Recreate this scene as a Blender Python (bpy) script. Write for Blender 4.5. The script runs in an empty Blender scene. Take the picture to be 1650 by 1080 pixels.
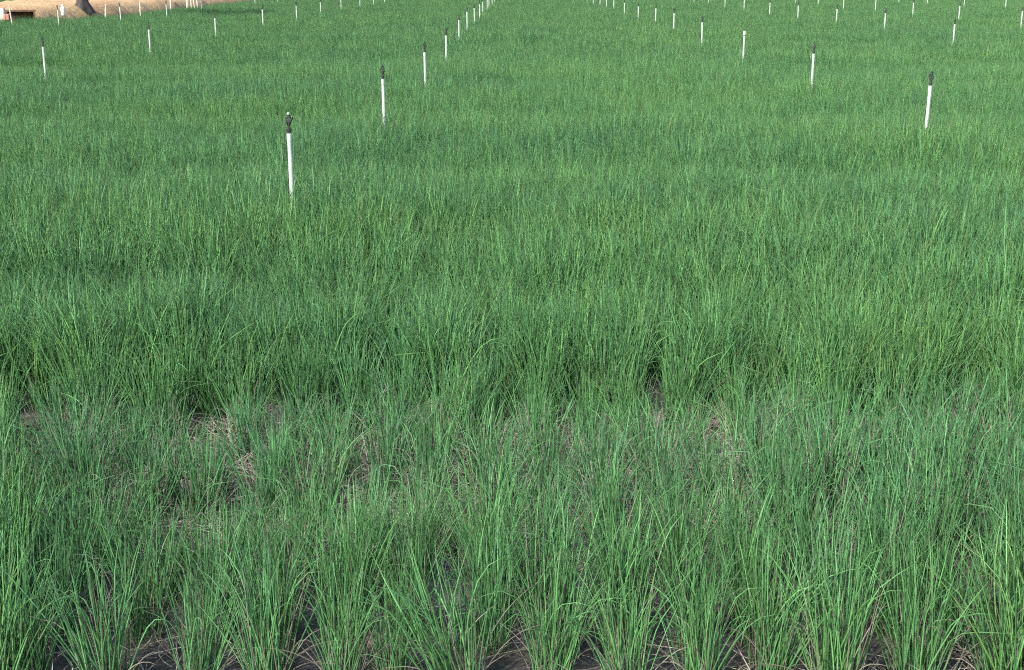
import bpy, bmesh, math, random
import numpy as np
from mathutils import Vector, Matrix

# ------------------------------------------------------------------ camera, sky, sun, exposure
scene = bpy.context.scene
col = scene.collection
R = math.radians
W, H = 1650.0, 1080.0            # photograph size, used only to read off directions
F = 2100.0                       # focal length in those pixels
CAM_Z = 1.37
PITCH = 15.6
YAW = 0.68                       # aimed slightly left of the field rows

cam_d = bpy.data.cameras.new('camera')
cam_d.sensor_width = 36.0
cam_d.lens = 36.0 * F / W
cam_d.clip_start = 0.05
cam_d.clip_end = 3000.0
cam = bpy.data.objects.new('camera', cam_d)
col.objects.link(cam)
cam.location = (0, 0, CAM_Z)
cam.rotation_euler = (R(90 - PITCH), 0, R(YAW))
scene.camera = cam

SUN_EL, SUN_AZ = 38.0, 222.0     # azimuth clockwise from +Y: behind the camera, to the left
world = bpy.data.worlds.new('World')
scene.world = world
world.use_nodes = True
wn = world.node_tree
wn.nodes.clear()
wo = wn.nodes.new('ShaderNodeOutputWorld')
wb = wn.nodes.new('ShaderNodeBackground')
ws = wn.nodes.new('ShaderNodeTexSky')
ws.sky_type = 'NISHITA'
ws.sun_disc = False
ws.sun_elevation = R(SUN_EL)
ws.sun_rotation = R(SUN_AZ)
ws.air_density = 1.0
ws.dust_density = 2.5
wb.inputs['Strength'].default_value = 0.15
wn.links.new(ws.outputs[0], wb.inputs[0])
wn.links.new(wb.outputs[0], wo.inputs[0])

sun_d = bpy.data.lights.new('sun', 'SUN')
sun_d.energy = 3.4
sun_d.angle = R(1.5)
sun_d.color = (1.0, 0.97, 0.91)
sun = bpy.data.objects.new('sun', sun_d)
col.objects.link(sun)
sd = Vector((math.sin(R(SUN_AZ)) * math.cos(R(SUN_EL)), math.cos(R(SUN_AZ)) * math.cos(R(SUN_EL)), math.sin(R(SUN_EL))))
sun.rotation_euler = (-sd).to_track_quat('-Z', 'Y').to_euler()
sun.location = sd * 60

scene.view_settings.view_transform = 'Standard'
scene.view_settings.look = 'None'
scene.view_settings.exposure = 1.30
scene.view_settings.gamma = 1.0
scene.view_settings.use_curve_mapping = False
scene.render.engine = 'CYCLES'
scene.cycles.max_bounces = 4
scene.cycles.diffuse_bounces = 3
scene.cycles.glossy_bounces = 2
scene.cycles.use_denoising = False
scene.cycles.filter_width = 1.2

rng = np.random.default_rng(11)
random.seed(5)
CANOPY = 0.385
Mcam = cam.rotation_euler.to_matrix()


def at(px, py, z):
    """World point at height z seen in the photograph at (px, py)."""
    d = Mcam @ Vector(((px - W / 2) / F, -(py - H / 2) / F, -1.0))
    k = (z - CAM_Z) / d.z
    return Vector((d.x * k, d.y * k, z))


def to_px(x, y, z):
    v = Mcam.transposed() @ Vector((x, y, z - CAM_Z))
    return (W / 2 + F * v.x / -v.z, H / 2 - F * v.y / -v.z)


# ------------------------------------------------------------------ materials
def mat(name):
    m = bpy.data.materials.new(name)
    m.use_nodes = True
    nt = m.node_tree
    b = nt.nodes['Principled BSDF']
    return m, nt, b


def N(nt, kind, **kw):
    n = nt.nodes.new(kind)
    for k, v in kw.items():
        setattr(n, k, v)
    return n


def ramp(nt, fac, stops):
    r = nt.nodes.new('ShaderNodeValToRGB')
    el = r.color_ramp.elements
    while len(el) < len(stops):
        el.new(0.5)
    for e, (p, c) in zip(el, stops):
        e.position = p
        e.color = (*c, 1) if len(c) == 3 else c
    nt.links.new(fac, r.inputs[0])
    return r.outputs[0]


def noise(nt, scale, detail=3.0, rough=0.55, vec=None, stretch=None):
    n = N(nt, 'ShaderNodeTexNoise')
    n.inputs['Scale'].default_value = scale
    n.inputs['Detail'].default_value = detail
    n.inputs['Roughness'].default_value = rough
    if vec is None:
        vec = N(nt, 'ShaderNodeNewGeometry').outputs['Position']
    if stretch:
        mp = N(nt, 'ShaderNodeMapping')
        mp.inputs['Scale'].default_value = stretch
        nt.links.new(vec, mp.inputs['Vector'])
        vec = mp.outputs[0]
    nt.links.new(vec, n.inputs['Vector'])
    return n.outputs['Fac']


def mix(nt, fac, a, b, blend='MIX'):
    m = N(nt, 'ShaderNodeMix', data_type='RGBA', blend_type=blend)
    for s, v in ((0, fac), (6, a), (7, b)):
        if isinstance(v, (int, float)):
            m.inputs[s].default_value = v
        elif isinstance(v, tuple):
            m.inputs[s].default_value = (*v, 1)
        else:
            nt.links.new(v, m.inputs[s])
    return m.outputs[2]


def math_n(nt, op, a, b=None, clamp=False):
    m = N(nt, 'ShaderNodeMath', operation=op, use_clamp=clamp)
    for i, v in enumerate((a, b)):
        if v is None:
            continue
        if isinstance(v, (int, float)):
            m.inputs[i].default_value = v
        else:
            nt.links.new(v, m.inputs[i])
    return m.outputs[0]


def bump(nt, b, h, strength, dist):
    bn = N(nt, 'ShaderNodeBump')
    bn.inputs['Strength'].default_value = strength
    bn.inputs['Distance'].default_value = dist
    nt.links.new(h, bn.inputs['Height'])
    nt.links.new(bn.outputs[0], b.inputs['Normal'])


def leaf_material():
    m, nt, b = mat('onion_leaf')
    rnd = N(nt, 'ShaderNodeAttribute', attribute_name='leaf_rand').outputs['Fac']
    t = N(nt, 'ShaderNodeAttribute', attribute_name='leaf_t').outputs['Fac']
    dry = N(nt, 'ShaderNodeAttribute', attribute_name='leaf_dry').outputs['Fac']
    oi = N(nt, 'ShaderNodeObjectInfo').outputs['Random']
    patch = noise(nt, 0.75, 2.0, stretch=(0.32, 0.9, 0.0))       # bluer and yellower stands
    p2 = ramp(nt, patch, [(0.36, (0, 0, 0)), (0.64, (1, 1, 1))])
    f = math_n(nt, 'ADD', math_n(nt, 'MULTIPLY', rnd, 0.50), math_n(nt, 'MULTIPLY', p2, 0.26))
    f = math_n(nt, 'ADD', f, math_n(nt, 'MULTIPLY', oi, 0.17))
    green = ramp(nt, f, [(0.0, (0.058, 0.162, 0.073)), (0.14, (0.071, 0.205, 0.085)), (0.36, (0.089, 0.248, 0.085)), (0.62, (0.113, 0.280, 0.081)), (0.95, (0.167, 0.335, 0.086))])
    rv = math_n(nt, 'FRACT', math_n(nt, 'MULTIPLY', rnd, 57.31))     # leaves differ in bloom: some pale, some deep green
    green = mix(nt, 1.0, green, ramp(nt, rv, [(0.0, (0.52,) * 3), (0.65, (0.88, 0.88, 0.88)), (1.0, (1.50, 1.46, 1.52))]), 'MULTIPLY')
    base = mix(nt, ramp(nt, t, [(0.0, (1, 1, 1)), (0.12, (0, 0, 0))]), green, (0.23, 0.25, 0.12))
    tipf = math_n(nt, 'MULTIPLY', ramp(nt, t, [(0.86, (0, 0, 0)), (1.0, (1, 1, 1))]), ramp(nt, rnd, [(0.75, (0, 0, 0)), (0.95, (1, 1, 1))]))
    c = mix(nt, math_n(nt, 'MULTIPLY', tipf, 0.75), base, (0.30, 0.25, 0.12))
    straw = ramp(nt, rnd, [(0.0, (0.13, 0.115, 0.085)), (0.5, (0.25, 0.24, 0.18)), (1.0, (0.42, 0.42, 0.34))])
    c = mix(nt, dry, c, straw)
    nt.links.new(c, b.inputs['Base Color'])
    b.inputs['Roughness'].default_value = 0.48
    b.inputs['Specular IOR Level'].default_value = 0.45
    tr = N(nt, 'ShaderNodeBsdfTranslucent')
    nt.links.new(c, tr.inputs[0])
    ms = N(nt, 'ShaderNodeMixShader')
    ms.inputs[0].default_value = 0.26
    nt.links.new(b.outputs[0], ms.inputs[1])
    nt.links.new(tr.outputs[0], ms.inputs[2])
    nt.links.new(ms.outputs[0], nt.nodes['Material Output'].inputs[0])
    return m


def litter_material():
    m, nt, b = mat('dry_litter')
    rnd = N(nt, 'ShaderNodeAttribute', attribute_name='leaf_rand').outputs['Fac']
    c = ramp(nt, rnd, [(0.0, (0.14, 0.10, 0.07)), (0.3, (0.24, 0.20, 0.15)), (0.6, (0.34, 0.31, 0.25)), (0.85, (0.46, 0.44, 0.38)), (1.0, (0.18, 0.24, 0.12))])
    nt.links.new(c, b.inputs['Base Color'])
    b.inputs['Roughness'].default_value = 0.8
    return m


def soil_material():
    m, nt, b = mat('field_soil')
    n1 = noise(nt, 2.2, 5.0)
    n2 = noise(nt, 28.0, 4.0, 0.7)
    c = ramp(nt, n1, [(0.3, (0.045, 0.036, 0.030)), (0.5, (0.075, 0.058, 0.045)), (0.7, (0.110, 0.072, 0.050))])
    c = mix(nt, 0.5, c, ramp(nt, n2, [(0.3, (0.35, 0.35, 0.35)), (0.7, (1, 1, 1))]), 'MULTIPLY')
    nt.links.new(c, b.inputs['Base Color'])
    b.inputs['Roughness'].default_value = 0.95
    bump(nt, b, n2, 0.9, 0.02)
    return m


def film_material(name, lo, hi):
    m, nt, b = mat(name)
    dust = noise(nt, 5.0, 6.0, 0.65)
    fine = noise(nt, 60.0, 3.0)
    d = ramp(nt, dust, [(lo, (0, 0, 0)), (hi, (1, 1, 1))])
    c = mix(nt, d, (0.024, 0.024, 0.025), (0.22, 0.195, 0.165))
    b.inputs['Specular IOR Level'].default_value = 0.3
    nt.links.new(c, b.inputs['Base Color'])
    nt.links.new(ramp(nt, d, [(0, (0.5,) * 3), (1, (0.85,) * 3)]), b.inputs['Roughness'])
    h = math_n(nt, 'ADD', noise(nt, 14.0, 4.0, 0.6, stretch=(0.4, 1.6, 1)), math_n(nt, 'MULTIPLY', fine, 0.15))
    bump(nt, b, h, 0.6, 0.03)
    return m


def earth_material():
    m, nt, b = mat('bank_earth')
    n1 = noise(nt, 0.8, 5.0, 0.6)
    n2 = noise(nt, 9.0, 5.0, 0.7)
    c = ramp(nt, n1, [(0.3, (0.32, 0.185, 0.085)), (0.5, (0.41, 0.260, 0.125)), (0.72, (0.44, 0.32, 0.155))])
    c = mix(nt, 0.45, c, ramp(nt, n2, [(0.3, (0.45, 0.42, 0.4)), (0.62, (1, 1, 1))]), 'MULTIPLY')
    nt.links.new(c, b.inputs['Base Color'])
    b.inputs['Roughness'].default_value = 0.95
    bump(nt, b, n2, 0.8, 0.06)
    return m


def plain(name, c, rough, var=0.15, scale=20.0, spec=0.5):
    m, nt, b = mat(name)
    n1 = noise(nt, scale, 4.0)
    c2 = tuple(x * (1 - 2 * var) for x in c)
    nt.links.new(ramp(nt, n1, [(0.3, c2), (0.62, c)]), b.inputs['Base Color'])
    b.inputs['Roughness'].default_value = rough
    b.inputs['Specular IOR Level'].default_value = spec
    return m


M_LEAF = leaf_material()
M_LITTER = litter_material()
M_SOIL = soil_material()
M_FILM = film_material('black_mulch_film', 0.42, 0.80)
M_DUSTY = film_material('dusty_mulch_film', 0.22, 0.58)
M_EARTH = earth_material()
M_PVC = plain('white_pvc', (0.40, 0.455, 0.40), 0.45, 0.12, 14)
M_BLACK = plain('black_plastic', (0.022, 0.024, 0.022), 0.42, 0.2, 60)
M_CAP = plain('pale_green_plastic', (0.26, 0.40, 0.28), 0.5, 0.05)
M_BARK = plain('grey_bark', (0.045, 0.040, 0.037), 0.95, 0.3, 14)
M_TREELEAF = plain('tree_leaf', (0.06, 0.11, 0.035), 0.6, 0.25, 3)
M_STAKE = plain('pale_wood', (0.62, 0.54, 0.42), 0.8, 0.12, 20)
M_WHITE = plain('weathered_white_plastic', (0.72, 0.68, 0.64), 0.6, 0.1, 12)
M_RUST = plain('brown_board', (0.15, 0.085, 0.045), 0.9, 0.25, 10)
M_BLOCK = plain('pale_concrete', (0.55, 0.50, 0.44), 0.9, 0.15, 9)
M_BRICK = plain('red_brick', (0.36, 0.17, 0.11), 0.9, 0.2, 14)


# ------------------------------------------------------------------ object helpers
def tag(o, label=None, cat=None, group=None, kind=None):
    if label:
        o['label'] = label
    if cat:
        o['category'] = cat
    if group:
        o['group'] = group
    if kind:
        o['kind'] = kind
    return o


def link(name, data, parent=None, loc=(0, 0, 0), rot=(0, 0, 0), scale=(1, 1, 1)):
    o = bpy.data.objects.new(name, data)
    col.objects.link(o)
    o.location = loc
    o.rotation_euler = rot
    o.scale = scale
    if parent:
        o.parent = parent
    return o


def bm_mesh(name, bm, m, smooth=False):
    me = bpy.data.meshes.new(name)
    bmesh.ops.recalc_face_normals(bm, faces=bm.faces)
    bm.to_mesh(me)
    bm.free()
    me.materials.append(m)
    if smooth:
        me.polygons.foreach_set('use_smooth', [True] * len(me.polygons))
    return me


def lathe(bm, prof, sides=12, mtx=None):
    """Surface of revolution round z; prof is a list of (radius, z)."""
    mtx = mtx or Matrix()
    rings = []
    for r, z in prof:
        rings.append([bm.verts.new(mtx @ Vector((r * math.cos(2 * math.pi * k / sides), r * math.sin(2 * math.pi * k / sides), z))) for k in range(sides)])
    for a, b in zip(rings, rings[1:]):
        for k in range(sides):
            bm.faces.new((a[k], a[(k + 1) % sides], b[(k + 1) % sides], b[k]))
    bm.faces.new(rings[0][::-1])
    bm.faces.new(rings[-1])


def box(bm, x0, x1, y0, y1, z0, z1):
    r = bmesh.ops.create_cube(bm, size=1.0, matrix=Matrix.Translation(((x0 + x1) / 2, (y0 + y1) / 2, (z0 + z1) / 2)) @ Matrix.Diagonal((x1 - x0, y1 - y0, z1 - z0, 1)))
    return r['verts']


def tube(bm, pts, rad, sides=6):
    rings = []
    for i, p in enumerate(pts):
        p = Vector(p)
        d = (Vector(pts[min(i + 1, len(pts) - 1)]) - Vector(pts[max(i - 1, 0)])).normalized()
        a = d.cross(Vector((0.31, 0.87, 0.2))).normalized()
        b = d.cross(a)
        r = rad[i] if isinstance(rad, (list, tuple)) else rad
        rings.append([bm.verts.new(p + a * r * math.cos(2 * math.pi * k / sides) + b * r * math.sin(2 * math.pi * k / sides)) for k in range(sides)])
    for a, b in zip(rings, rings[1:]):
        for k in range(sides):
            bm.faces.new((a[k], a[(k + 1) % sides], b[(k + 1) % sides], b[k]))
    bm.faces.new(rings[0][::-1])
    bm.faces.new(rings[-1])


def vnoise(x, y, seed=0):
    """Smooth value noise, -1..1, numpy."""
    x = np.asarray(x, float)
    y = np.asarray(y, float)
    xi = np.floor(x).astype(np.int64)
    yi = np.floor(y).astype(np.int64)
    fx, fy = x - xi, y - yi
    fx = fx * fx * (3 - 2 * fx)
    fy = fy * fy * (3 - 2 * fy)

    def h(a, b):
        v = np.sin(a * 127.1 + b * 311.7 + seed * 74.7) * 43758.5453
        return (v - np.floor(v)) * 2 - 1
    return (h(xi, yi) * (1 - fx) + h(xi + 1, yi) * fx) * (1 - fy) + (h(xi, yi + 1) * (1 - fx) + h(xi + 1, yi + 1) * fx) * fy


# ------------------------------------------------------------------ leaf blades (numpy)
def blades(bx, by, azim, tilt, bend, kink, kink_at, length, width, twist, bz=0.0, rings=7, sides=4, flat=1.0):
    """Tapered tubular leaves. Returns verts (n, rings, sides, 3) and the along-leaf parameter."""
    n = len(length)
    s = np.linspace(0, 1, rings)
    s = s[None, :]
    phi = tilt[:, None] + bend[:, None] * s ** 1.6 + kink[:, None] / (1 + np.exp(-(s - kink_at[:, None]) * 22))
    ds = length[:, None] / (rings - 1)
    ph_mid = 0.5 * (phi[:, 1:] + phi[:, :-1])
    az = azim[:, None] + twist[:, None] * s
    az_mid = 0.5 * (az[:, 1:] + az[:, :-1])
    rr = np.sin(ph_mid) * ds
    X = np.concatenate([np.zeros((n, 1)), np.cumsum(rr * np.cos(az_mid), 1)], 1) + bx[:, None]
    Y = np.concatenate([np.zeros((n, 1)), np.cumsum(rr * np.sin(az_mid), 1)], 1) + by[:, None]
    Z = np.concatenate([np.zeros((n, 1)), np.cumsum(np.cos(ph_mid) * ds, 1)], 1) + bz
    P = np.stack([X, Y, Z], 2)
    # frame
    T = np.stack([np.sin(phi) * np.cos(az), np.sin(phi) * np.sin(az), np.cos(phi)], 2)
    A = np.stack([-np.sin(az), np.cos(az), np.zeros_like(az)], 2)
    B = np.cross(T, A)
    prof = np.interp(s[0], [0, 0.05, 0.35, 0.75, 0.93, 1.0], [1.0, 0.95, 1.0, 0.72, 0.38, 0.05])
    rad = 0.5 * width[:, None] * prof[None, :]
    V = np.zeros((n, rings, sides, 3))
    for k in range(sides):
        a = 2 * math.pi * k / sides + 0.4
        V[:, :, k] = P + rad[:, :, None] * (A * math.cos(a) + B * math.sin(a) * flat)
    return V


def blade_mesh(name, V, rand, dry, material, t=None):
    n, rings, sides, _ = V.shape
    me = bpy.data.meshes.new(name)
    verts = V.reshape(-1, 3)
    base = (np.arange(n) * rings * sides)[:, None, None]
    r = np.arange(rings - 1)[None, :, None] * sides
    k = np.arange(sides)[None, None, :]
    k1 = (k + 1) % sides
    q = np.stack([base + r + k, base + r + k1, base + r + sides + k1, base + r + sides + k], 3).reshape(-1, 4)
    me.vertices.add(len(verts))
    me.vertices.foreach_set('co', verts.astype(np.float32).ravel())
    me.loops.add(q.size)
    me.loops.foreach_set('vertex_index', q.astype(np.int32).ravel())
    me.polygons.add(len(q))
    me.polygons.foreach_set('loop_start', np.arange(0, q.size, 4, dtype=np.int32))
    me.polygons.foreach_set('use_smooth', np.ones(len(q), dtype=bool))
    me.update(calc_edges=True)
    tt = np.broadcast_to(np.linspace(0, 1, rings)[None, :, None], (n, rings, sides)) if t is None else t
    for nm, arr in (('leaf_t', tt), ('leaf_rand', np.broadcast_to(np.asarray(rand)[:, None, None], (n, rings, sides))), ('leaf_dry', np.broadcast_to(np.asarray(dry, float)[:, None, None], (n, rings, sides)))):
        a = me.attributes.new(nm, 'FLOAT', 'POINT')
        a.data.foreach_set('value', np.ascontiguousarray(arr, dtype=np.float32).ravel())
    me.materials.append(material)
    return me


def clump_leaves(n, spread, h, w, rings, sides, dryish=0.06, base_r=0.028, lean=1.0, broken=0.10):
    """One onion clump as blade arrays: upright fan of tubular leaves."""
    az = rng.uniform(0, 2 * math.pi, n)
    u = np.sqrt(rng.uniform(0, 1, n))
    bx, by = base_r * u * np.cos(az), base_r * u * np.sin(az)
    az = az + rng.normal(0, 1.1, n)
    tilt = np.abs(0.04 + 0.27 * u * rng.uniform(0.1, 1.45, n) + rng.normal(0, 0.05, n)) * lean
    bend = rng.normal(0.12, 0.25, n)
    hook = rng.uniform(0, 1, n) < 0.28                 # wispy tips that nod over
    kink = np.where(rng.uniform(0, 1, n) < broken, rng.uniform(0.5, 2.0, n), np.where(hook, rng.uniform(0.15, 1.1, n), 0.0))
    ka = np.where(hook, rng.uniform(0.68, 0.92, n), rng.uniform(0.5, 0.92, n))
    L = h * (0.52 + 0.60 * rng.beta(2.2, 1.3, n))
    wd = w * rng.uniform(0.62, 1.2, n)
    tw = rng.normal(0, 0.55, n)
    rnd = rng.uniform(0, 1, n)
    dry = (rng.uniform(0, 1, n) < dryish).astype(float)
    out = dry > 0
    flop = out & (rng.uniform(0, 1, n) < 0.45)          # some dead leaves hang down, others still stand
    tilt = np.where(flop, rng.uniform(0.35, 1.1, n), tilt)
    bend = np.where(flop, rng.uniform(0.2, 1.3, n), bend)
    L = np.where(flop, L * rng.uniform(0.45, 0.8, n), np.where(out, L * rng.uniform(0.6, 0.95, n), L))
    wd = np.where(out, wd * 0.62, wd)
    V = blades(bx, by, az, tilt, bend, kink, ka, L, wd, tw, rings=rings, sides=sides)
    return V, rnd, dry


# ------------------------------------------------------------------ ground
bm = bmesh.new()
S = 900.0
for v in ((-S, -60), (S, -60), (S, S), (-S, S)):
    bm.verts.new((v[0], v[1], -0.03))
bm.faces.new(bm.verts)
tag(link('ground', bm_mesh('ground', bm, M_SOIL)), kind='structure')


def sheet(name, x0, x1, y0, y1, step, zf, m, keep=None):
    xs = np.arange(x0, x1 + step / 2, step)
    ys = np.arange(y0, y1 + step / 2, step)
    gx, gy = np.meshgrid(xs, ys)
    gz = zf(gx, gy)
    nx, ny = len(xs), len(ys)
    verts = np.stack([gx, gy, gz], 2).reshape(-1, 3)
    faces = []
    for j in range(ny - 1):
        for i in range(nx - 1):
            if keep is None or keep(xs[i], ys[j]):
                faces.append((j * nx + i, j * nx + i + 1, (j + 1) * nx + i + 1, (j + 1) * nx + i))
    me = bpy.data.meshes.new(name)
    me.from_pydata(verts.tolist(), [], faces)
    me.materials.append(m)
    me.polygons.foreach_set('use_smooth', [True] * len(me.polygons))
    return link(name, me)


def bed_z(x, y):
    return 0.010 * vnoise(x * 3, y * 3, 1) + 0.006 * vnoise(x * 11, y * 11, 2)


GAP0, GAP1 = 3.02, 3.80       # the trodden strip between the near bed and the field
tag(sheet('soil', -6, 6, 0.5, 9.0, 0.06, lambda x, y: bed_z(x, y) - 0.010, M_SOIL), kind='structure')


def edge0(x):
    return GAP0 + 0.10 + 0.10 * float(vnoise(x * 2.2, 3.3, 5)) + 0.06 * float(vnoise(x * 7.0, 1.3, 6))


def edge1(x):
    return GAP1 - 0.04 + 0.12 * float(vnoise(x * 1.9, 8.3, 7))


def film_z(x, y):
    e = np.clip(np.minimum(np.abs(y - GAP0 - 0.12), np.abs(y - GAP1 + 0.04)) / 0.25 - 0.3, 0.0, 1.0)
    return bed_z(x, y) - 0.006 + 0.010 * e + (0.2 + 0.8 * e) * 0.006 * np.abs(vnoise(x * 9 + y * 3, y * 25, 3)) + 0.004 * vnoise(x * 30, y * 30, 4)


tag(sheet('mulch_film', -3.2, 3.2, 1.2, 3.5, 0.03, film_z, M_FILM, lambda x, y: y < edge0(x)), 'wrinkled black plastic mulch film under the nearest onion rows', 'mulch film')
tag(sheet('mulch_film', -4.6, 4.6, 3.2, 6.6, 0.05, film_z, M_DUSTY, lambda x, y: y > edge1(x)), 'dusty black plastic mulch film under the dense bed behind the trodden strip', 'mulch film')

# ------------------------------------------------------------------ earth bank at the far left
BANK = [(-16.0, 18.0), (-12.9, 24.0), (-11.35, 27.4), (-10.65, 29.2), (-9.95, 33.0), (-9.9, 38.0), (-9.85, 45.0), (-9.9, 60.0), (-10.0, 95.0)]
BANK_W, BANK_H = 4.4, 0.60


def bank_x(y):
    ys = [p[1] for p in BANK]
    xs = [p[0] for p in BANK]
    return np.interp(y, ys, xs)


cs = [(0.35, -0.06), (0.05, 0.10), (-0.12, 0.30), (-0.30, 0.50), (-0.55, 0.60), (-1.3, 0.64), (-2.4, 0.60), (-3.2, 0.64), (-3.6, 0.55), (-4.0, 0.2), (-4.3, -0.06)]
ys = np.concatenate([np.arange(18, 46, 0.22), np.arange(46, 95, 0.8)])
verts, faces = [], []
for y in ys:
    bxv = float(bank_x(y))
    for i, (dx, z) in enumerate(cs):
        w = 0.03 * float(vnoise(y * 1.7 + i, i * 3.1, 9)) + 0.035 * float(vnoise(y * 5, i * 2.0, 10))
        verts.append((bxv + dx + w, y + 0.05 * float(vnoise(y * 3, i, 12)), z * (1 + 0.04 * float(vnoise(y * 0.9, i * 0.7, 11))) + 0.03 * float(vnoise(y * 6, i, 13))))
nc = len(cs)
for j in range(len(ys) - 1):
    for i in range(nc - 1):
        faces.append((j * nc + i, j * nc + i + 1, (j + 1) * nc + i + 1, (j + 1) * nc + i))
me = bpy.data.meshes.new('earth_bank')
me.from_pydata(verts, [], faces)
me.materials.append(M_EARTH)
me.polygons.foreach_set('use_smooth', [True] * len(me.polygons))
tag(link('earth_bank', me), kind='structure')

# ------------------------------------------------------------------ onion clumps one can tell apart
COLSP, ROWSP = 0.148, 0.155


ROWS = {
    'left of centre': [(471, 310), (620, 191), (686, 133), (719, 96), (740, 62), (753, 44), (765, 36), (773, 27), (778, 22), (785, 16), (788, 11), (793, 7), (797, 4)],
    'right of centre': [(1491, 206), (1308, 136), (1197, 94), (1132, 67), (1086, 47), (1056, 36), (1028, 32), (1006, 24), (989, 16), (977, 13), (967, 9), (956, 6), (946, 3)],
    'on the left': [(73, 121), (242, 83), (347, 58), (424, 39), (478, 31), (517, 23), (550, 16), (580, 12), (602, 7), (620, 4)],
    'beside the earth bank': [(95, 39), (195, 33), (269, 28), (325, 16), (411, 7), (448, 5)],
    'on the right': [(1536, 71), (1425, 47), (1347, 38), (1286, 30), (1240, 24), (1199, 16), (1168, 13), (1141, 8), (1118, 4)],
    'at the far right edge': [(1645, 42), (1545, 31), (1471, 24), (1410, 18), (1359, 14), (1318, 8), (1282, 5)],
    'in the top right corner': [(1620, 15), (1553, 11), (1494, 7), (1448, 4)],
    'behind the earth bank': [(64, 9), (175, 7)],
}
RISER_XY = [tuple(at(a, b, CANOPY))[:2] for r in ROWS.values() for a, b in r]


def field_scale(x, y):
    """Plant height factor: patches, and shorter growth along the strips between beds."""
    s = 1.0 + 0.11 * vnoise(x * 0.55, y * 0.55, 21) + 0.07 * vnoise(x * 1.7, y * 1.7, 22)
    ph = np.mod(y - 4.45 + 1.375 + 0.16 * vnoise(x * 0.8, y * 0.2, 23), 2.75) - 1.375
    dip = np.exp(-(ph / 0.34) ** 2) * (0.8 + 0.2 * vnoise(x * 0.6, y * 0.35, 24))
    s = s * (1 - 0.23 * dip)
    for rx, ry in RISER_XY:                       # even growth round the sprinklers
        w = np.exp(-(((x - rx) / 0.35) ** 2 + ((y - ry + 0.25) / 0.55) ** 2))
        s = s * (1 - w) + 1.17 * w
    return s


def ordinal(i):
    return ['first', 'second', 'third', 'fourth', 'fifth', 'sixth', 'seventh', 'eighth', 'ninth', 'tenth', 'eleventh', 'twelfth', 'thirteenth', 'fourteenth', 'fifteenth', 'sixteenth', 'seventeenth', 'eighteenth', 'nineteenth', 'twentieth', 'twenty-first', 'twenty-second', 'twenty-third', 'twenty-fourth', 'twenty-fifth', 'twenty-sixth', 'twenty-seventh', 'twenty-eighth', 'twenty-ninth', 'thirtieth'][i]


# front-row clump kinds: every leaf a mesh of its own
front_kinds = []
for k in range(8):
    V, rnd, dry = clump_leaves(96, 1, 0.345, 0.0038, 9, 4, dryish=0.30, base_r=0.048, lean=1.0)
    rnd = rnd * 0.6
    leaves = []
    for i in range(len(rnd)):
        leaves.append((blade_mesh('leaf', V[i:i + 1], rnd[i:i + 1], dry[i:i + 1], M_LEAF), dry[i] > 0))
    front_kinds.append(leaves)
# clumps behind: leaves joined, dry leaves joined
near_kinds, short_kinds, bed_kinds = [], [], []
for k in range(10):
    V, rnd, dry = clump_leaves(104, 1, 0.365, 0.0037, 9, 3, dryish=0.28, base_r=0.054, lean=0.95)
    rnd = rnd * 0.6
    g = dry < 0.5
    bed_kinds.append((blade_mesh('leaves', V[g], rnd[g], dry[g], M_LEAF), blade_mesh('dry_leaves', V[~g], rnd[~g], dry[~g], M_LEAF)))
for k in range(14):
    V, rnd, dry = clump_leaves(110, 1, 0.390, 0.0042, 9, 3, dryish=0.10, base_r=0.062)
    g = dry < 0.5
    near_kinds.append((blade_mesh('leaves', V[g], rnd[g], dry[g], M_LEAF), blade_mesh('dry_leaves', V[~g], rnd[~g], dry[~g], M_LEAF)))
for k in range(8):
    V, rnd, dry = clump_leaves(92, 1, 0.30, 0.0038, 9, 4, dryish=0.42, base_r=0.055, lean=1.1)
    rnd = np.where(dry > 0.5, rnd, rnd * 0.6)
    g = dry < 0.5
    short_kinds.append((blade_mesh('leaves', V[g], rnd[g], dry[g], M_LEAF), blade_mesh('dry_leaves', V[~g], rnd[~g], dry[~g], M_LEAF)))

occupied = []
n_ind = 0


def row_positions(y, jit):
    half = 0.40 * (y * 0.963 + 0.37) + 0.10
    k0 = int(math.floor(-half / COLSP))
    out = []
    for k in range(k0, -k0 + 1):
        x = (k + 0.35) * COLSP + rng.normal(0, jit)
        if abs(x) < half + 0.05:
            out.append((x, y + rng.normal(0, jit * 1.1)))
    return out


def in_view_sorted(pts):
    ins = [p for p in pts if 6 < to_px(p[0], p[1], 0.2)[0] < W - 6]
    return sorted(ins, key=lambda p: to_px(p[0], p[1], 0.2)[0])


def label_size(s):
    return 'tall' if s > 1.06 else ('short' if s < 0.92 else 'leafy')


rows_near = [2.33 + ROWSP * i for i in range(10)]
rows_main = [GAP1 + 0.02 + ROWSP * i for i in range(6)]
ROW_H = [0.94, 0.90, 0.88, 0.88, 0.85, 1.00, 0.97, 0.92, 0.84, 0.72]
BARE = [(38, 676, 0.085), (340, 697, 0.065), (742, 628, 0.035), (815, 660, 0.045), (500, 1000, 0.02)]
BARE = [(at(a, b, 0.0), r) for a, b, r in BARE]


def free_height(x, y):
    """Greatest plant height at (x, y) that leaves the worn bare spots in sight of the camera."""
    h = 9.0
    for p, r in BARE:
        if abs(x - p.x * y / p.y) > r:
            continue
        near = p.y - r * 1.6
        if near < y < p.y + 0.07:
            return 0.0
        if p.y - 0.75 < y <= near:
            h = min(h, 1.37 * (1 - y / near) + 0.05)
    return h


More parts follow.
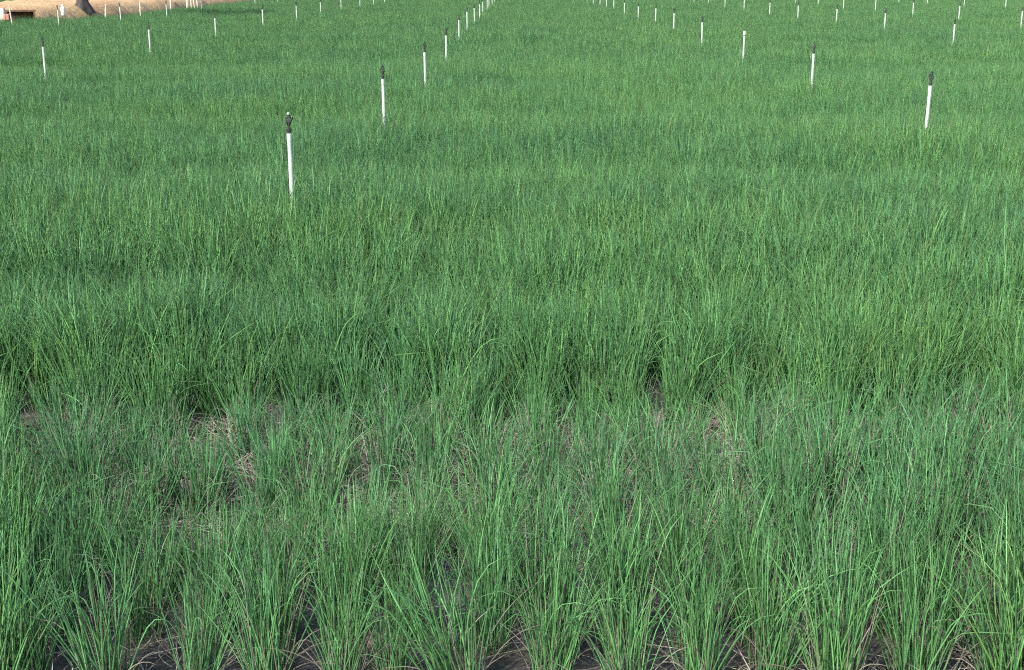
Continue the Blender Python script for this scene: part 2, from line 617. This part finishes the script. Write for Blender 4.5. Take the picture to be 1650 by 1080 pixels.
for ri, ry in enumerate(rows_near):
    pts = in_view_sorted(row_positions(ry, 0.017))
    for i, (x, y) in enumerate(pts):
        right = float(np.clip((x + 0.2) / 1.2, 0, 1))
        s = float((0.5 + 0.5 * field_scale(x, 4.6))) * rng.uniform(0.82, 1.12) * (0.98 + 0.12 * right) * ROW_H[ri]
        strip = ri >= 5
        fh = free_height(x, y) / 0.30
        if fh < 0.40:
            continue
        s = min(s, fh)
        if rng.uniform() < ([0.0, 0.04, 0.05, 0.05, 0.05, 0.03, 0.03, 0.04, 0.06, 0.15][ri] * (1 - 0.5 * right)):
            continue
        rot = (rng.normal(0, 0.06), rng.normal(0, 0.06), rng.uniform(0, 6.28))
        z = float(bed_z(x, y)) - 0.01
        root = link('onion_clump', None, None, (x, y, z), rot, (s, s, s))
        root.empty_display_size = 0.05
        size = 'tall' if s > 1.02 * ROW_H[ri] * 1.04 else ('low' if s < 0.95 * ROW_H[ri] else 'leafy')
        if ri == 0:
            tag(root, f'{size} spring onion clump, {ordinal(i)} from the left in the row nearest the camera', 'onion plant', 'spring onion clumps in the near bed')
            for me, d in front_kinds[int(rng.integers(len(front_kinds)))]:
                link('dry_leaf' if d else 'leaf', me, root)
        else:
            if strip:
                lab = f'short half-dry onion clump, {ordinal(i)} from the left in row {["one", "two", "three", "four", "five"][ri - 5]} of the worn strip'
            else:
                lab = f'{size} spring onion clump, {ordinal(i)} from the left in the {ordinal(ri)} row from the camera'
            tag(root, lab, 'onion plant', 'short onion clumps in the worn strip' if strip else 'spring onion clumps in the near bed')
            kinds = short_kinds if (strip or (ri >= 3 and rng.uniform() > 0.3 + 0.6 * right)) else bed_kinds
            a, b = kinds[int(rng.integers(len(kinds)))]
            tag(link('leaves', a, root), kind='stuff')
            tag(link('dry_leaves', b, root), kind='stuff')
        n_ind += 1
main_words = ['front row', 'second row', 'third row', 'fourth row', 'fifth row', 'sixth row', 'seventh row', 'eighth row']
for ri, ry in enumerate(rows_main):
    pts = in_view_sorted(row_positions(ry, 0.036))
    for i, (x, y) in enumerate(pts):
        s = float(field_scale(x, y)) * rng.uniform(0.88, 1.12) * (0.72, 0.90, 1.0, 1.02, 1.02, 1.02)[ri]
        y += rng.normal(0, 0.05) if ri < 2 else 0.0
        if ri < 2 and abs(to_px(x, y, 0)[0] - 190) < 190 and free_height(x, y) < 0.1:
            continue
        rot = (rng.normal(0, 0.05), rng.normal(0, 0.05), rng.uniform(0, 6.28))
        z = float(bed_z(x, y)) - 0.01
        root = link('onion_clump', None, None, (x, y, z), rot, (s, s, s))
        root.empty_display_size = 0.05
        if ri == 0:
            lab = f'{label_size(s)} green onion clump, {ordinal(i)} from the left along the front edge of the dense bed'
        else:
            lab = f'upright green onion clump among the crowd in the {main_words[ri]} of the dense bed'
        tag(root, lab, 'onion plant', 'onion clumps in the front of the dense bed' if ri == 0 else f'onion clumps in the {main_words[ri]} of the dense bed')
        a, b = near_kinds[int(rng.integers(len(near_kinds)))]
        tag(link('leaves', a, root), kind='stuff')
        if ri < 2:
            tag(link('dry_leaves', b, root), kind='stuff')
        n_ind += 1
MAIN_END = rows_main[-1] + ROWSP / 2
print('individual clumps', n_ind)

# ------------------------------------------------------------------ the rest of the crop, one mass
src = bpy.data.collections.new('crop_sources')      # not linked to the scene: only instanced


def src_mesh(name, me):
    o = bpy.data.objects.new(name, me)
    src.objects.link(o)
    return o


NEARV, FARV = 10, 10
for k in range(NEARV):
    V, rnd, dry = clump_leaves(96, 1, 0.405, 0.0048, 8, 3, dryish=0.03, base_r=0.062)
    src_mesh('a%02d' % k, blade_mesh('crop_near', V, rnd, dry, M_LEAF))
for k in range(FARV):
    V, rnd, dry = clump_leaves(200, 1, 0.405, 0.0076, 6, 3, dryish=0.01, base_r=0.17, lean=0.7)
    src_mesh('b%02d' % k, blade_mesh('crop_far', V, rnd, dry, M_LEAF))


def crop_points(y0, y1, cs_, rs_, jit, first, count, width_f, margin):
    P, I, Rt, Sc = [], [], [], []
    y = y0
    while y < y1:
        half = width_f * y + margin
        xs = np.arange(-half, half, cs_)
        n = len(xs)
        px = xs + rng.normal(0, jit, n)
        py = y + rng.normal(0, jit * 1.1, n)
        s = field_scale(px, py) * rng.uniform(0.9, 1.12, n)
        bx = bank_x(py)
        ok = ((px > bx + 0.15) | (px < bx - BANK_W)) | (py < 18)
        ph = np.mod(py - 4.45 + 1.375, 2.75) - 1.375
        ok &= ~((np.abs(ph) < 0.2) & (rng.uniform(0, 1, n) < 0.25))
        P.append(np.stack([px, py, np.full(n, -0.02)], 1)[ok])
        I.append(rng.integers(first, first + count, n)[ok])
        Rt.append(np.stack([rng.normal(0, 0.05, n), rng.normal(0, 0.05, n), rng.uniform(0, 6.283, n)], 1)[ok])
        Sc.append(s[ok])
        y += rs_
    return np.concatenate(P), np.concatenate(I), np.concatenate(Rt), np.concatenate(Sc)


def crop_object(name, data, label):
    P, I, Rt, Sc = data
    me = bpy.data.meshes.new(name)
    me.vertices.add(len(P))
    me.vertices.foreach_set('co', P.astype(np.float32).ravel())
    a = me.attributes.new('idx', 'INT', 'POINT')
    a.data.foreach_set('value', I.astype(np.int32))
    a = me.attributes.new('rot', 'FLOAT_VECTOR', 'POINT')
    a.data.foreach_set('vector', Rt.astype(np.float32).ravel())
    a = me.attributes.new('scl', 'FLOAT', 'POINT')
    a.data.foreach_set('value', Sc.astype(np.float32))
    me.materials.append(M_LEAF)
    o = tag(link(name, me), label, 'onion crop', kind='stuff')
    ng = bpy.data.node_groups.new('crop_scatter', 'GeometryNodeTree')
    ng.interface.new_socket('Geometry', in_out='INPUT', socket_type='NodeSocketGeometry')
    ng.interface.new_socket('Geometry', in_out='OUTPUT', socket_type='NodeSocketGeometry')
    gi, go = ng.nodes.new('NodeGroupInput'), ng.nodes.new('NodeGroupOutput')
    ip = ng.nodes.new('GeometryNodeInstanceOnPoints')
    ci = ng.nodes.new('GeometryNodeCollectionInfo')
    ci.inputs['Collection'].default_value = src
    ci.inputs['Separate Children'].default_value = True
    ci.inputs['Reset Children'].default_value = True

    def attr(nm, dt):
        n = ng.nodes.new('GeometryNodeInputNamedAttribute')
        n.data_type = dt
        n.inputs['Name'].default_value = nm
        return [s for s in n.outputs if s.enabled and s.name == 'Attribute'][0]
    e2r = ng.nodes.new('FunctionNodeEulerToRotation')
    L = ng.links.new
    L(gi.outputs[0], ip.inputs['Points'])
    L(ci.outputs[0], ip.inputs['Instance'])
    ip.inputs['Pick Instance'].default_value = True
    L(attr('idx', 'INT'), ip.inputs['Instance Index'])
    L(attr('rot', 'FLOAT_VECTOR'), e2r.inputs[0])
    L(e2r.outputs[0], ip.inputs['Rotation'])
    L(attr('scl', 'FLOAT'), ip.inputs['Scale'])
    L(ip.outputs[0], go.inputs[0])
    md = o.modifiers.new('scatter', 'NODES')
    md.node_group = ng
    return o


MID = 16.0
d = crop_points(MAIN_END, MID, COLSP, ROWSP, 0.028, 0, NEARV, 0.42, 0.5)
print('mid', len(d[0]))
crop_object('onion_crop', d, 'dense green onion crop filling the beds behind the front clumps')
d = crop_points(MID, 85.0, 0.31, 0.31, 0.05, NEARV, FARV, 0.43, 1.0)
print('far', len(d[0]))
crop_object('onion_crop', d, 'far green onion crop running back to the top of the picture')
# rows just outside the frame at both sides, so that the near bed does not end at the picture's edge
P, I, Rt, Sc = [], [], [], []
for ry in rows_near + rows_main:
    ux = (to_px(1.0, ry, 0.2)[0] - to_px(0.0, ry, 0.2)[0])
    c0 = to_px(0.0, ry, 0.2)[0]
    for sgn in (-1, 1):
        half = ((W - c0) if sgn > 0 else c0) / ux
        for k in range(8):
            x = sgn * (half + 0.04 + k * COLSP)
            if free_height(x, ry) < 0.12:
                continue
            P.append((x + rng.normal(0, 0.02), ry + rng.normal(0, 0.02), -0.01))
            I.append(int(rng.integers(NEARV)))
            Rt.append((rng.normal(0, 0.05), rng.normal(0, 0.05), rng.uniform(0, 6.28)))
            Sc.append(float(field_scale(x, ry)) * rng.uniform(0.9, 1.1) * (0.62 if GAP0 - 0.1 < ry < GAP1 else 0.88))
crop_object('onion_crop', (np.array(P), np.array(I), np.array(Rt), np.array(Sc)), 'onion crop going on at both sides of the near beds')

# ------------------------------------------------------------------ dry leaf litter
n = 22000
lx = rng.uniform(-2.6, 2.6, n)
ly = np.where(rng.uniform(0, 1, n) < 0.55, rng.normal((GAP0 + GAP1) / 2, 0.25, n), rng.uniform(2.15, 4.3, n))
keep = vnoise(lx * 3.1, ly * 3.1, 31) + rng.normal(0, 0.45, n) > -0.05
lx, ly = lx[keep], ly[keep]
n = len(lx)
az = rng.uniform(0, 6.283, n)
V = blades(lx, ly, az, rng.uniform(1.32, 1.52, n), rng.normal(0.08, 0.12, n), np.where(rng.uniform(0, 1, n) < 0.25, rng.uniform(-0.4, 0.3, n), 0), rng.uniform(0.3, 0.7, n),
           rng.uniform(0.05, 0.22, n), rng.uniform(0.0018, 0.0040, n), rng.normal(0, 0.9, n), bz=(film_z(lx, ly) + 0.006)[:, None], rings=6, sides=3, flat=0.6)
tag(link('leaf_litter', blade_mesh('leaf_litter', V, rng.uniform(0, 1, n), np.ones(n), M_LITTER)), 'pale dry onion leaves strewn over the film and soil', 'leaf litter', kind='stuff')


# crumbs and clods of soil lying on the film
n = 5000
kx, ky = rng.uniform(-2.6, 2.6, n), rng.uniform(2.1, 4.4, n)
keep = vnoise(kx * 2.3, ky * 2.3, 41) + rng.normal(0, 0.5, n) > 0.0
kx, ky = kx[keep], ky[keep]
n = len(kx)
kr = 0.0025 + 0.011 * rng.uniform(0, 1, n) ** 3
octa = np.array([(1, 0, 0), (0, 1, 0), (-1, 0, 0), (0, -1, 0), (0, 0, 0.75), (0, 0, -0.5)])
V8 = octa[None] * kr[:, None, None] * rng.uniform(0.6, 1.3, (n, 6, 1)) + np.stack([kx, ky, film_z(kx, ky) + 0.001], 1)[:, None, :]
F8 = np.array([(0, 1, 4), (1, 2, 4), (2, 3, 4), (3, 0, 4), (1, 0, 5), (2, 1, 5), (3, 2, 5), (0, 3, 5)])
me = bpy.data.meshes.new('soil_clods')
me.from_pydata(V8.reshape(-1, 3).tolist(), [], (F8[None] + (np.arange(n) * 6)[:, None, None]).reshape(-1, 3).tolist())
me.materials.append(M_SOIL)
tag(link('soil_clods', me), 'crumbs and small clods of brown soil scattered between the onion clumps', 'soil', kind='stuff')


# ------------------------------------------------------------------ sprinklers
def sprinkler_meshes():
    out = {}
    bm = bmesh.new()
    lathe(bm, [(0.0105, -0.12), (0.0105, 0.640)], 20)
    out['pipe'] = bm_mesh('pipe', bm, M_PVC)
    bm = bmesh.new()
    lathe(bm, [(0.0107, 0.618), (0.0120, 0.620), (0.0120, 0.655), (0.0095, 0.656)], 20)
    out['coupling'] = bm_mesh('coupling', bm, M_PVC)
    bm = bmesh.new()
    lathe(bm, [(0.0100, 0.640), (0.0100, 0.668), (0.0128, 0.669), (0.0128, 0.677), (0.0070, 0.679), (0.0070, 0.690)], 10)
    out['adapter'] = bm_mesh('adapter', bm, M_BLACK)
    bm = bmesh.new()      # body: swivel barrel with an inclined nozzle tube
    lathe(bm, [(0.0080, 0.690), (0.0110, 0.693), (0.0110, 0.712), (0.0070, 0.716), (0.0070, 0.722)], 10)
    out['body'] = bm_mesh('body', bm, M_BLACK)
    bm = bmesh.new()
    tube(bm, [(0.004, 0, 0.706), (0.020, 0, 0.716), (0.033, 0, 0.728), (0.036, 0, 0.731)], [0.0068, 0.0060, 0.0048, 0.0055], 8)
    out['nozzle'] = bm_mesh('nozzle', bm, M_BLACK)
    bm = bmesh.new()      # bridge frame over the body
    tube(bm, [(0, 0.010, 0.694), (0, 0.019, 0.708), (0, 0.018, 0.728), (0, 0.007, 0.742), (0, -0.007, 0.742), (0, -0.018, 0.728), (0, -0.019, 0.708), (0, -0.010, 0.694)], 0.0032, 6)
    out['bridge'] = bm_mesh('bridge', bm, M_BLACK)
    bm = bmesh.new()      # hammer arm with its spoon and counterweight
    tube(bm, [(-0.026, 0.004, 0.726), (-0.010, 0.002, 0.731), (0.010, -0.002, 0.733), (0.030, -0.004, 0.738), (0.040, -0.004, 0.732)], [0.0062, 0.0036, 0.0032, 0.0040, 0.0052], 6)
    out['hammer_arm'] = bm_mesh('hammer_arm', bm, M_BLACK)
    bm = bmesh.new()
    lathe(bm, [(0.0085, 0.744), (0.0095, 0.746), (0.0090, 0.752), (0.0040, 0.755)], 10)
    out['cap'] = bm_mesh('cap', bm, M_CAP)
    bm = bmesh.new()
    lathe(bm, [(0.0085, 0.744), (0.0095, 0.746), (0.0090, 0.752), (0.0040, 0.755)], 10)
    out['black_cap'] = bm_mesh('cap', bm, M_BLACK)
    bm = bmesh.new()
    lathe(bm, [(0.0165, 0.650), (0.0165, 0.682), (0.0150, 0.692), (0.0090, 0.697)], 12)
    out['end_cap'] = bm_mesh('end_cap', bm, M_PVC)
    return out


SM = sprinkler_meshes()
for row, pxs in ROWS.items():
    for i, (px, py) in enumerate(pxs):
        p = at(px, py, CANOPY)
        o = link('sprinkler_riser', None, None, (p.x, p.y, 0), (rng.normal(0, 0.007), rng.normal(0, 0.007), 0))
        o.empty_display_size = 0.1
        capped = row == 'right of centre' and i == 2
        if capped:
            lab = 'white sprinkler pipe with a white cap and no black head, right of centre'
        else:
            which = 'nearest' if i == 0 else ('farthest' if i == len(pxs) - 1 else ordinal(i))
            lab = f'white sprinkler pipe with black head, {which} along the row {row}' if i in (0, len(pxs) - 1) else f'white sprinkler pipe with black head, {ordinal(i)} in the row {row}'
        tag(o, lab, 'sprinkler', 'sprinkler risers standing in the onion field')
        link('pipe', SM['pipe'], o)
        if capped:
            link('end_cap', SM['end_cap'], o)
            continue
        rz = rng.uniform(0, 6.28)
        link('coupling', SM['coupling'], o)
        link('adapter', SM['adapter'], o)
        head = link('sprinkler_head', SM['body'], o, rot=(0, 0, rz), scale=(0.72, 0.72, 0.95))
        head.location.z = 0.034
        for part in ('nozzle', 'bridge', 'hammer_arm'):
            link(part, SM[part], head)
        link('cap', SM['cap' if (row == 'left of centre' and i == 0) else 'black_cap'], head)


# ------------------------------------------------------------------ things on and by the earth bank
def top_at(px, z=0.60):
    pass


def on_bank(y, dx):
    return float(bank_x(y)) + dx


# the brown box set in the face of the bank
p = at(37, 25, 0.45)
bm = bmesh.new()
box(bm, -0.27, 0.27, 0.22, 0.25, -0.10, 0.17)
back = bm_mesh('back_board', bm, M_RUST)
root = link('inlet_box', None, None, (p.x, p.y - 0.15, 0.36), (0, 0, R(22)))
tag(root, 'open brown inlet box let into the face of the earth bank', 'inlet box')
link('back_board', back, root)
for nm, b in (('side_board', (-0.30, -0.27, -0.10, 0.25, -0.10, 0.17)), ('side_board', (0.27, 0.30, -0.10, 0.25, -0.10, 0.17)), ('lid', (-0.33, 0.33, -0.06, 0.27, 0.172, 0.205)), ('floor_board', (-0.27, 0.27, -0.10, 0.22, -0.13, -0.10))):
    bm = bmesh.new()
    box(bm, *b)
    link(nm, bm_mesh(nm, bm, M_RUST), root)

# stakes, bottle, blocks
stakes = [(18, 30, 0.26, 0.010, 'thin pale stake leaning at the left end of the brown inlet box', 'left'), (170, 21, 0.17, 0.02, 'short pale stake on the earth bank right of the tree', 's'), (226, 19, 0.22, 0.012, 'thin pale stake on the bank above the second bank-side sprinkler', 's'),
          (275, 10, 0.24, 0.016, 'pale stake standing on the bank left of the group of stakes', 's'),
          (302, 9, 0.25, 0.026, 'thickest pale stake of the group on the far bank', 'g'), (308, 8, 0.22, 0.014, 'second stake from the left in the group on the far bank', 'g'), (313, 8, 0.2, 0.014, 'third stake from the left in the group on the far bank', 'g'), (318, 8, 0.22, 0.014, 'rightmost stake in the group on the far bank', 'g')]
for px, py, h, r, lab, _ in stakes:
    p = at(px, py, 0.45)
    bm = bmesh.new()
    tube(bm, [(0, 0, -0.25), (0.004, 0, h * 0.5), (0.010, 0.004, h), (0.012, 0.004, h + 0.012)], [r, r, r * 0.92, r * 0.5], 6)
    tag(link('stake', bm_mesh('stake', bm, M_STAKE), None, (p.x, p.y, 0.45), (rng.normal(0, 0.06), rng.normal(0, 0.06), rng.uniform(0, 6))), lab, 'stake', 'pale stakes on the earth bank')

p = at(102, 23, 0.45)
root = link('white_container', None, None, (p.x, p.y, 0.42), (0, 0, 0.3))
tag(root, 'pinkish white plastic container standing on the earth bank', 'container')
bm = bmesh.new()
lathe(bm, [(0.040, 0), (0.046, 0.01), (0.046, 0.15), (0.040, 0.18), (0.018, 0.205), (0.016, 0.215)], 12)
link('shell', bm_mesh('shell', bm, M_WHITE, True), root)
bm = bmesh.new()
lathe(bm, [(0.02, 0.216), (0.02, 0.236), (0.016, 0.240)], 10)
link('screw_cap', bm_mesh('screw_cap', bm, M_WHITE), root)


def block(px, py, sx, sy, sz, rz, m, lab, cat, name, z=0.45):
    p = at(px, py, z)
    bm = bmesh.new()
    box(bm, -sx / 2, sx / 2, -sy / 2, sy / 2, -sz * 0.3, sz)
    bmesh.ops.bevel(bm, geom=bm.edges[:], offset=0.012, segments=1, affect='EDGES')
    for v in bm.verts:
        v.co += Vector((rng.normal(0, 0.004), rng.normal(0, 0.004), rng.normal(0, 0.004)))
    tag(link(name, bm_mesh(name, bm, m), None, (p.x, p.y, z), (0, 0, rz)), lab, cat)


block(2, 31, 0.16, 0.16, 0.22, 0.2, M_BLOCK, 'pale concrete block at the left edge beside the bricks', 'block', 'concrete_block', 0.40)
block(9, 31, 0.07, 0.12, 0.09, 0.5, M_BRICK, 'left one of two red bricks beside the brown inlet box', 'brick', 'loose_brick', 0.42)
block(14, 31, 0.08, 0.11, 0.10, -0.3, M_BRICK, 'right one of two red bricks beside the brown inlet box', 'brick', 'loose_brick', 0.42)

# grey tree on the back edge of the bank (only its foot reaches into the picture)
p = at(133, 8, 0.60)
root = link('tree', None, None, (p.x, p.y, 0.5), (0, 0, 0))
tag(root, 'grey tree trunk with flared foot on the earth bank', 'tree')
bm = bmesh.new()
rings = []
SD = 18
prof = [(0.22, -0.1), (0.18, 0.05), (0.13, 0.16), (0.105, 0.4), (0.10, 0.9), (0.09, 1.6), (0.07, 2.4), (0.045, 3.2)]
for r, z in prof:
    ring = []
    for k in range(SD):
        a = 2 * math.pi * k / SD
        f = 1 + (0.38 * max(0, math.cos(5 * a + 0.6)) * max(0, 1 - z / 0.35) if z < 0.35 else 0) + 0.05 * math.sin(3 * a + z * 4)
        ring.append(bm.verts.new((r * f * math.cos(a) + 0.05 * z * z * 0.3, r * f * math.sin(a), z)))
    rings.append(ring)
for a, b in zip(rings, rings[1:]):
    for k in range(SD):
        bm.faces.new((a[k], a[(k + 1) % SD], b[(k + 1) % SD], b[k]))
bm.faces.new(rings[-1])
limb_ends = []
for k in range(7):
    a = k * 2.4
    z0 = 1.5 + 0.22 * k
    x0 = 0.015 * z0 * z0
    e = Vector((x0 + 0.9 * math.cos(a), 0.9 * math.sin(a), z0 + 0.9))
    tube(bm, [(x0, 0, z0), (x0 + 0.4 * math.cos(a), 0.4 * math.sin(a), z0 + 0.35), tuple(e)], [0.05, 0.035, 0.012], 6)
    limb_ends.append(e)
link('trunk', bm_mesh('trunk', bm, M_BARK, True), root)
nl = 2600
cen = np.array([tuple(e) for e in limb_ends] + [(0.15, 0, 3.4), (0.1, 0.1, 2.9)])
ci = rng.integers(0, len(cen), nl)
pp = cen[ci] + rng.normal(0, 0.30, (nl, 3)) * np.array([1, 1, 0.75])
nv = rng.normal(0, 1, (nl, 3))
nv /= np.linalg.norm(nv, axis=1)[:, None]
u = np.cross(nv, rng.normal(0, 1, (nl, 3)))
u /= np.linalg.norm(u, axis=1)[:, None]
v = np.cross(nv, u)
q = np.stack([pp - u * 0.07, pp - v * 0.03, pp + u * 0.07, pp + v * 0.03], 1).reshape(-1, 3)
me = bpy.data.meshes.new('crown')
me.from_pydata(q.tolist(), [], np.arange(nl * 4).reshape(-1, 4).tolist())
me.materials.append(M_TREELEAF)
link('crown', me, root)
